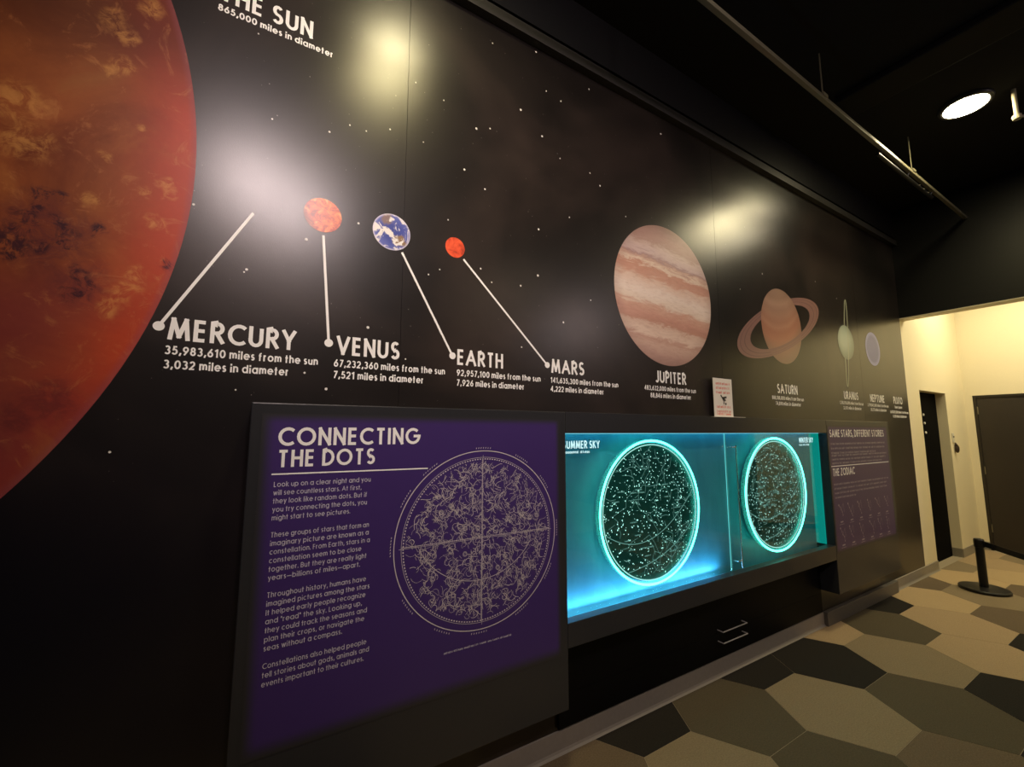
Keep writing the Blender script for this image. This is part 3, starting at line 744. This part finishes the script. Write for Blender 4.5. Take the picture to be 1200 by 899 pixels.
def sky_sheet(x0, x1, cx, cz, r, title, tx, tz, tw, seed, label, y, rb):
    sh = obj('acrylic_sheet', boxes((x0, x1, y, y+0.006, Z(WZ0)+0.001 if seed == 4 else Z(WZ0)+0.001, Z(WZ1)-0.001)), M_acr, unit)
    sh['label'] = label
    rn = random.Random(seed)
    # glowing hoop and the pale line inside it
    bm = bmesh.new(); N = 96
    def hoop(mat, rad, rt, yy, nm):
        V, F = [], []; k = 8
        for i in range(N):
            a = 2*math.pi*i/N
            for j in range(k):
                b = 2*math.pi*j/k; rr = rad+rt*math.cos(b)
                V.append((cx+rr*math.cos(a), yy+rt*0.6*math.sin(b), Z(cz+rr*rb*math.sin(a))))
        for i in range(N):
            for j in range(k):
                F.append((i*k+j, ((i+1) % N)*k+j, ((i+1) % N)*k+(j+1) % k, i*k+(j+1) % k))
        return obj(nm, (V, F), mat, sh, True)
    hoop(E_ring, r, 0.0065, y-0.008, 'glowing_hoop')
    V, F = disc(cx, cz, r-0.014, y+0.012, 96, (r-0.014)*rb)
    obj('dark_disc', (V, F), M_disc, sh)
    hoop(E_ring2, r-0.022, 0.003, y-0.004, 'inner_hoop')
    yy = y-0.0008
    V, F = [], []
    def inside(x, z, m=0.93): return (x-cx)**2+((z-cz)/rb)**2 < (r*m)**2
    groups = []
    for k in range(520):
        a = rn.uniform(0, 2*math.pi); q = r*0.92*math.sqrt(rn.random())
        x, z = cx+q*math.cos(a), cz+q*rb*math.sin(a)
        dot(V, F, x, z, rn.choice((.0018, .0022, .0027, .0036)), yy, 6)
    st = obj('engraved_stars', (V, F), E_star, sh); st['kind'] = 'stuff'
    V, F = [], []
    for k in range(64):
        a = rn.uniform(0, 2*math.pi); q = r*0.85*math.sqrt(rn.random())
        x, z = cx+q*math.cos(a), cz+q*rb*math.sin(a); ang = rn.uniform(0, 360); pts = [(x, z)]
        for s_ in range(rn.randint(2, 5)):
            ang += rn.uniform(-75, 75); L = rn.uniform(.02, .06)
            x += L*math.cos(math.radians(ang)); z += L*math.sin(math.radians(ang))
            if not inside(x, z): break
            pts.append((x, z))
        strip(V, F, pts, .0016, yy)
    for k in range(22):   # names of the constellations, a few millimetres tall
        a = rn.uniform(0, 2*math.pi); q = r*0.75*math.sqrt(rn.random())
        word_rows(V, F, [1], cx+q*math.cos(a)-.025, cz+q*rb*math.sin(a), .01, .05, .008, yy, rn)
    # two great circles
    for (p0, p1, p2) in (((-.93, -.22), (-.05, -.80), (.93, .28)), ((-.50, -.78), (.42, -.70), (.95, -.14))):
        pts = []
        for i in range(25):
            t_ = i/24; bx = (1-t_)**2*p0[0]+2*t_*(1-t_)*p1[0]+t_*t_*p2[0]; bz = (1-t_)**2*p0[1]+2*t_*(1-t_)*p1[1]+t_*t_*p2[1]
            pts.append((cx+bx*r, cz+bz*r*rb))
        strip(V, F, pts, .0034, yy)
    ln = obj('engraved_constellations', (V, F), E_line, sh); ln['kind'] = 'stuff'
    V, F = [], []
    text_geo(V, F, title, tx, tz, .040, tw, yy, .17)
    word_rows(V, F, [1], tx, tz-.022, .02, tw*.72, .013, yy, rn)
    obj('lettering', (V, F), E_text, sh)['kind'] = 'stuff'
    return sh
s1 = sky_sheet(1.262, 2.603, 1.908, -0.431, 0.392, 'SUMMER SKY', 1.292, -0.083, .238, 3, 'left acrylic sheet engraved with a round star map', AY, 0.975)
s2 = sky_sheet(2.612, 3.860, 3.182, -0.430, 0.390, 'WINTER SKY', 3.545, -0.080, .215, 4, 'right acrylic sheet engraved with a round star map', AY, 0.990)
obj('lit_edge', boxes((2.6015, 2.604, AY-0.001, AY+0.0015, Z(WZ0)+.002, Z(WZ1)-.004)), E_edge, s1)
obj('lit_edge', boxes((2.6125, 2.615, AY-0.001, AY+0.001, Z(WZ0)+.002, Z(WZ1)-.004)), glow('dim lit acrylic edge', (0.1, 0.6, 0.5), 0.4), s2)
b = bmesh.new()
hx = 2.672
tube(b, (hx, AY-0.032, Z(-0.845)), (hx, AY-0.032, Z(-0.085)), 0.0045, 10)
for zz in (-0.095, -0.80):
    tube(b, (2.63, AY-0.002, Z(zz)), (2.63, AY-0.032, Z(zz)), 0.004, 8)
    tube(b, (2.626, AY-0.032, Z(zz)), (hx, AY-0.032, Z(zz)), 0.004, 8)
obj('handle', b, M_metal, s2)
obj('top_light_line', boxes((1.275, 3.846, AY-0.006, AY-0.001, Z(WZ1)-.0035, Z(WZ1)-.0005)), glow('pale top edge', (0.25, 0.75, 0.85), 0.9), s1)

# purple graphic, left
def m_purple(x0, x1, z0, z1, c1, c2, soft):
    t = NT('purple print'); x, _, z = t.xyz()
    a = t.smooth(x, x0, x0+soft); b_ = t.smooth(x, x1, x1-soft*.7); c_ = t.smooth(z, Z(z0), Z(z0)+soft*1.2); d = t.smooth(z, Z(z1), Z(z1)-soft*.8)
    k = t.math('MULTIPLY', t.math('MULTIPLY', a, b_), t.math('MULTIPLY', c_, d))
    n = t.noise(1.6, 3); col = t.mix(n, c1, c2)
    n2 = t.noise(120, 2)
    t.bump(n2, 0.05, 0.001)
    return t.done(t.mix(k, (0.026, 0.026, 0.029), col), 0.36, 0.45)
GY = FY-0.0012
def quad(x0, x1, z0, z1, y): return [(x0, y, Z(z0)), (x1, y, Z(z0)), (x1, y, Z(z1)), (x0, y, Z(z1))], [(0, 1, 2, 3)]
gp = obj('graphic_panel', boxes((0.018, 1.228, GY, FY-0.0001, Z(-0.990), Z(0.060))), m_purple(0.018, 1.228, -0.990, 0.060, (0.042, 0.020, 0.125), (0.054, 0.028, 0.150), 0.045), unit)
gp['label'] = 'deep purple graphic panel with a round engraved star map'
TY = GY-0.0006
M_body = flat('pale body print', (0.54, 0.52, 0.62), 0.4)
text(gp, M_white, [('CONNECTING', .069, -.047, .062, .479, .17), ('THE DOTS', .070, -.117, .058, .312, .175)], TY)
V, F = [], []; strip(V, F, [(.055, -.138), (.586, -.141)], .0045, TY); obj('rule_line', (V, F), M_white, gp)
body = [('Look up on a clear night and you', -.183, .306), ('will see countless stars. At first,', -.2095, .275), ('they look like random dots. But if', -.236, .296),
        ('you try connecting the dots, you', -.2625, .296), ('might start to see pictures.', -.289, .240),
        ('These groups of stars that form an', -.342, .306), ('imaginary picture are known as a', -.3685, .306), ('constellation. From Earth, stars in a', -.395, .311),
        ('constellation seem to be close', -.4215, .283), ('together. But they are really light', -.448, .302), ('years_billions of miles_apart.', -.4745, .280),
        ('Throughout history, humans have', -.5265, .303), ('imagined pictures among the stars', -.553, .316), ('It helped early people recognize', -.5795, .303),
        ('and "read" the sky. Looking up,', -.606, .292), ('they could track the seasons and', -.6325, .310), ('plan their crops, or navigate the', -.659, .302),
        ('seas without a compass.', -.6855, .230), ('Constellations also helped people', -.7375, .312), ('tell stories about gods, animals and', -.764, .322), ('events important to their cultures.', -.7905, .305)]
text(gp, M_body, [(s, .064, z+.004, .0165, wd, .12) for s, z, wd in body], TY)
# the round engraved star chart: rims, dotted scale, cross axes, figures
CX, CZ, CR = 0.828, -0.432, 0.3655
V, F = [], []
strip(V, F, ell(CX, CZ, CR, CR*.965, 0, 120), .0032, TY)
strip(V, F, ell(CX, CZ, CR*.925, CR*.965*.925, 0, 120), .0013, TY)
for k in range(180):
    a = 2*k; strip(V, F, ell(CX, CZ, CR*.905, CR*.965*.905, 0, 2, a, a+1.0), .0042, TY)
for k in range(110):
    q = -CR*.92+CR*1.84*k/110
    strip(V, F, [(CX+q, CZ+.004), (CX+q+.0045, CZ+.004)], .003, TY)
    strip(V, F, [(CX-.004, CZ+q*.96), (CX-.004, CZ+q*.96+.0045)], .003, TY)
strip(V, F, [(CX-CR*.95, CZ-.001), (CX+CR*.95, CZ-.001)], .0012, TY)
strip(V, F, [(CX-.001, CZ-CR*.92), (CX-.001, CZ+CR*.92)], .0012, TY)
strip(V, F, ell(CX-.01, CZ+.10, CR*.78, CR*.72, 0, 40, 205, 330), .0022, TY)
for a in (0, 35, 60, 90, 128, 150, 178, 215, 243, 268, 300, 330):
    p = ell(CX, CZ, CR*1.035, CR*.965*1.035, 0, 6, a-5, a+5)
    for q in p: strip(V, F, [(q[0]-.001, q[1]-.003), (q[0]+.001, q[1]+.003)], .0022, TY)
obj('chart_rim', (V, F), flat('pale chart print', (0.60, 0.55, 0.58), 0.45), gp)
V, F = [], []
rn = random.Random(11)
def squig(x, z, n, L, curl, wd):
    ang = rn.uniform(0, 360); c = rn.uniform(-curl, curl); pts = [(x, z)]
    for i in range(n):
        c += rn.uniform(-curl*.5, curl*.5); c = max(-curl*1.4, min(curl*1.4, c)); ang += c
        x += L*math.cos(math.radians(ang)); z += L*math.sin(math.radians(ang))
        if (x-CX)**2+((z-CZ)/.965)**2 > (CR*.885)**2: break
        pts.append((x, z))
    strip(V, F, pts, wd, TY)
figs = []
for gx in range(-6, 7):
    for gz in range(-6, 7):
        q = (gx+rn.uniform(-.4, .4), gz+rn.uniform(-.4, .4))
        if math.hypot(*q) < 6.0: figs.append((CX+q[0]*CR*.145, CZ+q[1]*CR*.14, rn.uniform(40, 140)))
for fx, fz, fa in figs:      # limbs and drapery cluster round each figure
    ca, sa = math.cos(math.radians(fa)), math.sin(math.radians(fa))
    for k in range(9):
        u, v_ = rn.gauss(0, .026), rn.gauss(0, .012)
        squig(fx+u*ca-v_*sa, fz+u*sa+v_*ca, rn.randint(5, 13), .0042, 17, rn.choice((.0008, .0011, .0016)))
    for k in range(6):
        u, v_ = rn.gauss(0, .02), rn.gauss(0, .008); x, z = fx+u*ca-v_*sa, fz+u*sa+v_*ca
        if (x-CX)**2+((z-CZ)/.965)**2 < (CR*.85)**2: strip(V, F, [(x, z), (x+.014*ca, z+.014*sa)], .0011, TY)
for k in range(26):
    a = rn.uniform(0, 2*math.pi); q = CR*.8*math.sqrt(rn.random()); x, z = CX+q*math.cos(a), CZ+q*.965*math.sin(a)
    pts = [(x+(.004+.00028*i)*math.cos(i*.5), z+(.004+.00028*i)*math.sin(i*.5)) for i in range(26)]
    strip(V, F, pts, .0013, TY)
o = obj('chart_figures', (V, F), flat('cream chart print', (0.66, 0.61, 0.60), 0.45), gp); o['kind'] = 'stuff'
V, F = [], []; word_rows(V, F, [1], .667, -.842, .01, .305, .0075, TY, rn); obj('lettering', (V, F), M_body, gp)['kind'] = 'stuff'

# purple graphic, right
gp2 = obj('graphic_panel', boxes((3.872, 5.030, GY, FY-0.0001, Z(-0.925), Z(0.055))), m_purple(3.872, 5.030, -0.925, 0.055, (0.058, 0.026, 0.105), (0.066, 0.030, 0.115), 0.03), unit)
gp2['label'] = 'purple graphic panel with twelve small constellation drawings'
text(gp2, M_white, [('SAME STARS, DIFFERENT STORIES', 3.905, -.040, .062, 1.045, .17), ('THE ZODIAC', 3.907, -.345, .060, .385, .17)], TY)
V, F = [], []; strip(V, F, [(3.890, -.268), (5.003, -.268)], .006, TY); obj('rule_line', (V, F), M_white, gp2)
V, F = [], []
word_rows(V, F, [1, .985, .80], 3.912, -.100, .036, 1.05, .017, TY, rn)
word_rows(V, F, [1, .985, .90], 3.912, -.192, .030, 1.05, .016, TY, rn)
word_rows(V, F, [1, .97, .96, .35], 3.912, -.415, .034, 1.05, .016, TY, rn)
obj('lettering', (V, F), flat('dim body print', (0.38, 0.34, 0.38), 0.45), gp2)['kind'] = 'stuff'
M_zod = flat('grey chart print', (0.36, 0.32, 0.36), 0.45)
for r_ in range(2):
    for c_ in range(6):
        V, F = [], []
        bx, bz = 3.98+c_*.175, -.625-r_*.175
        pts = []; x, z = bx-.035+rn.uniform(-.01, .02), bz+.055
        for k in range(5):
            pts.append((x, z)); dot(V, F, x, z, .006 if k else .009, TY, 6)
            x += rn.uniform(.0, .028); z -= rn.uniform(.015, .032)
        strip(V, F, pts, .0035, TY)
        pts = [pts[2], (pts[2][0]+.04, pts[2][1]+.045), (pts[2][0]+.05, pts[2][1]-.02)]
        strip(V, F, pts, .0025, TY)
        strip(V, F, [(bx-.012, bz-.075), (bx+.035, bz-.073)], .010, TY)
        strip(V, F, [(bx-.03, bz-.093), (bx+.05, bz-.092)], .003, TY)
        obj('zodiac_drawing', (V, F), M_zod, gp2)['kind'] = 'stuff'

# drawers in the recess under the window
for zt, zb_, hz in ((-0.985, -1.2405, -1.218), (-1.2415, -1.385, -1.283)):
    dr = obj('drawer', boxes((1.30, 3.855, -0.018, -0.0035, Z(zb_), Z(zt)), bevel=0.001), M_console_dark, unit)
    b = bmesh.new()
    tube(b, (2.53, -0.055, Z(hz)), (2.785, -0.055, Z(hz)), 0.0035, 8)
    for xx in (2.53, 2.785): tube(b, (xx, -0.018, Z(hz)), (xx, -0.0565, Z(hz)), 0.0035, 8)
    obj('handle', b, M_handle, dr)
# plinth under the right panel
tag(obj('plinth', boxes((3.89, 5.285, -0.036, -0.0025, 0.0, BT+0.004), bevel=0.004), M_base_dark, None), 'low dark taupe plinth box under the right purple panel', 'plinth')

# small warning card standing on the unit
sg = thing('warning_card', 'small upright white card with red writing standing on the display unit', 'sign', (2.70, -0.05, Z(TOP)))
obj('card', boxes((2.600, 2.808, -0.030, -0.026, Z(TOP)+0.004, Z(0.362))), M_card, sg)
obj('foot', boxes((2.545, 2.875, -0.075, -0.008, Z(TOP)+0.0005, Z(TOP)+0.006), bevel=0.001), M_card, sg)
V, F = [], []
for z in (.322, .292, .262, .165, .135, .105+.012): word_rows(V, F, [1], 2.628, z-.004, .01, .155, .017, -0.0305, rn)
obj('lettering', (V, F), M_red, sg)['kind'] = 'stuff'
V, F = [], []
strip(V, F, [(2.675, .248), (2.700, .222)], .012, -.0306); strip(V, F, [(2.690, .228), (2.740, .236)], .013, -.0306)
strip(V, F, [(2.706, .232), (2.708, .212)], .026, -.0306); strip(V, F, [(2.708, .212), (2.706, .186)], .010, -.0306)
dot(V, F, 2.728, .190, .009, -.0306, 10); dot(V, F, 2.722, .214, .008, -.0306, 10)
obj('pictogram', (V, F), M_ink, sg)

# ---------------------------------------------------------------- ceiling fittings
M_lens = glow('lit downlight lens', (1.0, 0.86, 0.50), 80.0)
for i, (x, y, z) in enumerate(DOWN):
    dl = thing('downlight', ['round warm ceiling downlight above the left end of the mural, out of view',
                             'round lit warm downlight in the black ceiling above the opening'][i], 'ceiling light', (x, y, Z(ZC)))
    obj('lens', [(x+.125*math.cos(a*math.pi/20), y+.125*math.sin(a*math.pi/20), Z(ZC)-0.022) for a in range(40)] and
        ([(x+.125*math.cos(a*math.pi/20), y+.125*math.sin(a*math.pi/20), Z(ZC)-0.022) for a in range(40)], [tuple(range(40))[::-1]]), M_lens, dl)
    obj('rim', lathe([(.127, Z(ZC)-.021), (.127, Z(ZC)-.026), (.150, Z(ZC)-.024), (.155, Z(ZC)-.001), (.12, Z(ZC)-.001)], x, y, 40)[0:1] +
        ([f for f in lathe([(.127, 0), (.127, 0), (.150, 0), (.155, 0), (.12, 0)], 0, 0, 40)[1][:-2]],), M_trim, dl, True)
M_lens2 = glow('lit spotlight lens', (1.0, 0.74, 0.72), 60.0)
for i, (p, t_, e) in enumerate(SPOTS):
    d = (Vector(t_)-Vector(p)).normalized(); P = Vector(p)
    sl = thing('spotlight', ['black ceiling spotlight behind the viewer nearer the mural, aimed at the inner planets', 'black ceiling spotlight behind the viewer farther from the mural, aimed at the inner planets', 'added black spotlight far across the hall to brighten the outer planets'][i], 'spotlight', (p[0], p[1], Z(ZC)))
    b = bmesh.new(); tube(b, P-d*0.24, P-d*0.02, 0.06, 20, 0.085); obj('housing', b, M_rubber, sl)
    b = bmesh.new(); tube(b, P-d*0.018, P-d*0.014, 0.08, 24); obj('lens', b, M_lens2, sl)
    b = bmesh.new(); tube(b, P-d*0.12, (p[0], p[1], Z(ZC)), 0.012, 8); obj('stem', b, M_rubber, sl)

TYk, TZk = -0.60, 2.19
tr_ = thing('suspended_track', 'long dark light track hung on thin rods below the black ceiling', 'light track', (3.0, TYk, Z(TZk)))
obj('track_bar', boxes((-4.5, 6.12, TYk-0.014, TYk+0.014, Z(TZk)-0.014, Z(TZk)+0.014), bevel=0.003), M_pipe, tr_)
for xx in (1.5, 3.09, 4.66):
    b = bmesh.new(); tube(b, (xx, TYk, Z(TZk)+.012), (xx, TYk, Z(ZC)), 0.0045, 8); obj('hanger_rod', b, M_pipe, tr_)
    obj('clamp', boxes((xx-.03, xx+.03, TYk-.02, TYk+.02, Z(TZk)+.006, Z(TZk)+.03), bevel=0.003), M_pipe, tr_)
b = bmesh.new(); tube(b, (4.0, TYk+0.02, Z(TZk)-0.05), (5.2, TYk+0.02, Z(TZk)-0.05), 0.014, 10)
for xx in (4.05, 4.6, 5.15): tube(b, (xx, TYk+.02, Z(TZk)-.05), (xx, TYk, Z(TZk)), 0.006, 6)
cb = obj('cable_tube', b, M_rubber, tr_)
for xx in (4.83, 4.94, 5.05):
    b = bmesh.new(); tube(b, (xx, TYk+.004, Z(TZk)-.055), (xx, TYk-.002, Z(TZk)-.058), 0.008, 10); obj('screw', b, M_metal, cb)
b = bmesh.new()
hp = (4.66, -1.195)
tube(b, (*hp, Z(2.30)), (*hp, Z(ZC)), 0.013, 10); tube(b, (*hp, Z(2.285)), (*hp, Z(2.315)), 0.024, 12)
hr = thing('ceiling_hanger', 'short bright metal rod hanging from the ceiling right of the lit downlight', 'hanger', (*hp, Z(ZC)))
obj('rod', b, flat('pale painted rod', (0.55, 0.5, 0.36), 0.4), hr)
b = bmesh.new(); tube(b, (hp[0]-.02, hp[1]+.02, Z(2.30)), (hp[0]+.14, hp[1]-.14, Z(2.31)), 0.009, 8); obj('arm', b, flat('pale painted arm', (0.4, 0.37, 0.28), 0.4), hr)
tag(obj('ceiling_duct', boxes((3.62, 3.90, -6.9, -0.47, Z(2.47), Z(ZC)-.002), bevel=0.01), flat('black painted duct', (0.004, 0.004, 0.004), 0.7, 0.3), None), 'boxy black duct crossing the ceiling behind the light track', 'duct')

# ---------------------------------------------------------------- low belt stanchion
sx, sy = 6.045, -0.435
stn = thing('belt_stanchion', 'low black belt stanchion on a round base beside the opening', 'stanchion', (sx, sy, 0))
obj('base', lathe([(0.168, 0.001), (0.176, 0.004), (0.176, 0.022), (0.170, 0.028), (0.05, 0.036), (0.035, 0.036)], sx, sy, 56), M_rubber, stn, False)
obj('post', lathe([(0.032, 0.034), (0.032, 0.40)], sx, sy, 28), M_rubber, stn, False)
obj('belt_head', lathe([(0.030, 0.395), (0.037, 0.40), (0.038, 0.465), (0.033, 0.476), (0.012, 0.480)], sx, sy, 28), M_rubber, stn, False)
bx0, by0 = sx+0.02, sy-0.03
dx, dy = -0.72, -0.69
V = []; nrm = Vector((-dy, dx, 0)).normalized()*0.0012
pts = [(bx0+dx*k/10*2.2, by0+dy*k/10*2.2, -0.010*math.sin(math.pi*k/10)) for k in range(11)]
for p in pts:
    for s_ in (1, -1):
        for zz in (0.405, 0.455): V.append((p[0]+nrm.x*s_, p[1]+nrm.y*s_, zz+p[2]))
F = []
for k in range(10):
    a, c = 4*k, 4*k+4
    F += [(a, a+1, c+1, c), (a+2, c+2, c+3, a+3), (a+1, a+3, c+3, c+1), (a, c, c+2, a+2)]
F += [(0, 2, 3, 1), (40, 41, 43, 42)]
obj('belt', (V, F), M_belt, stn)
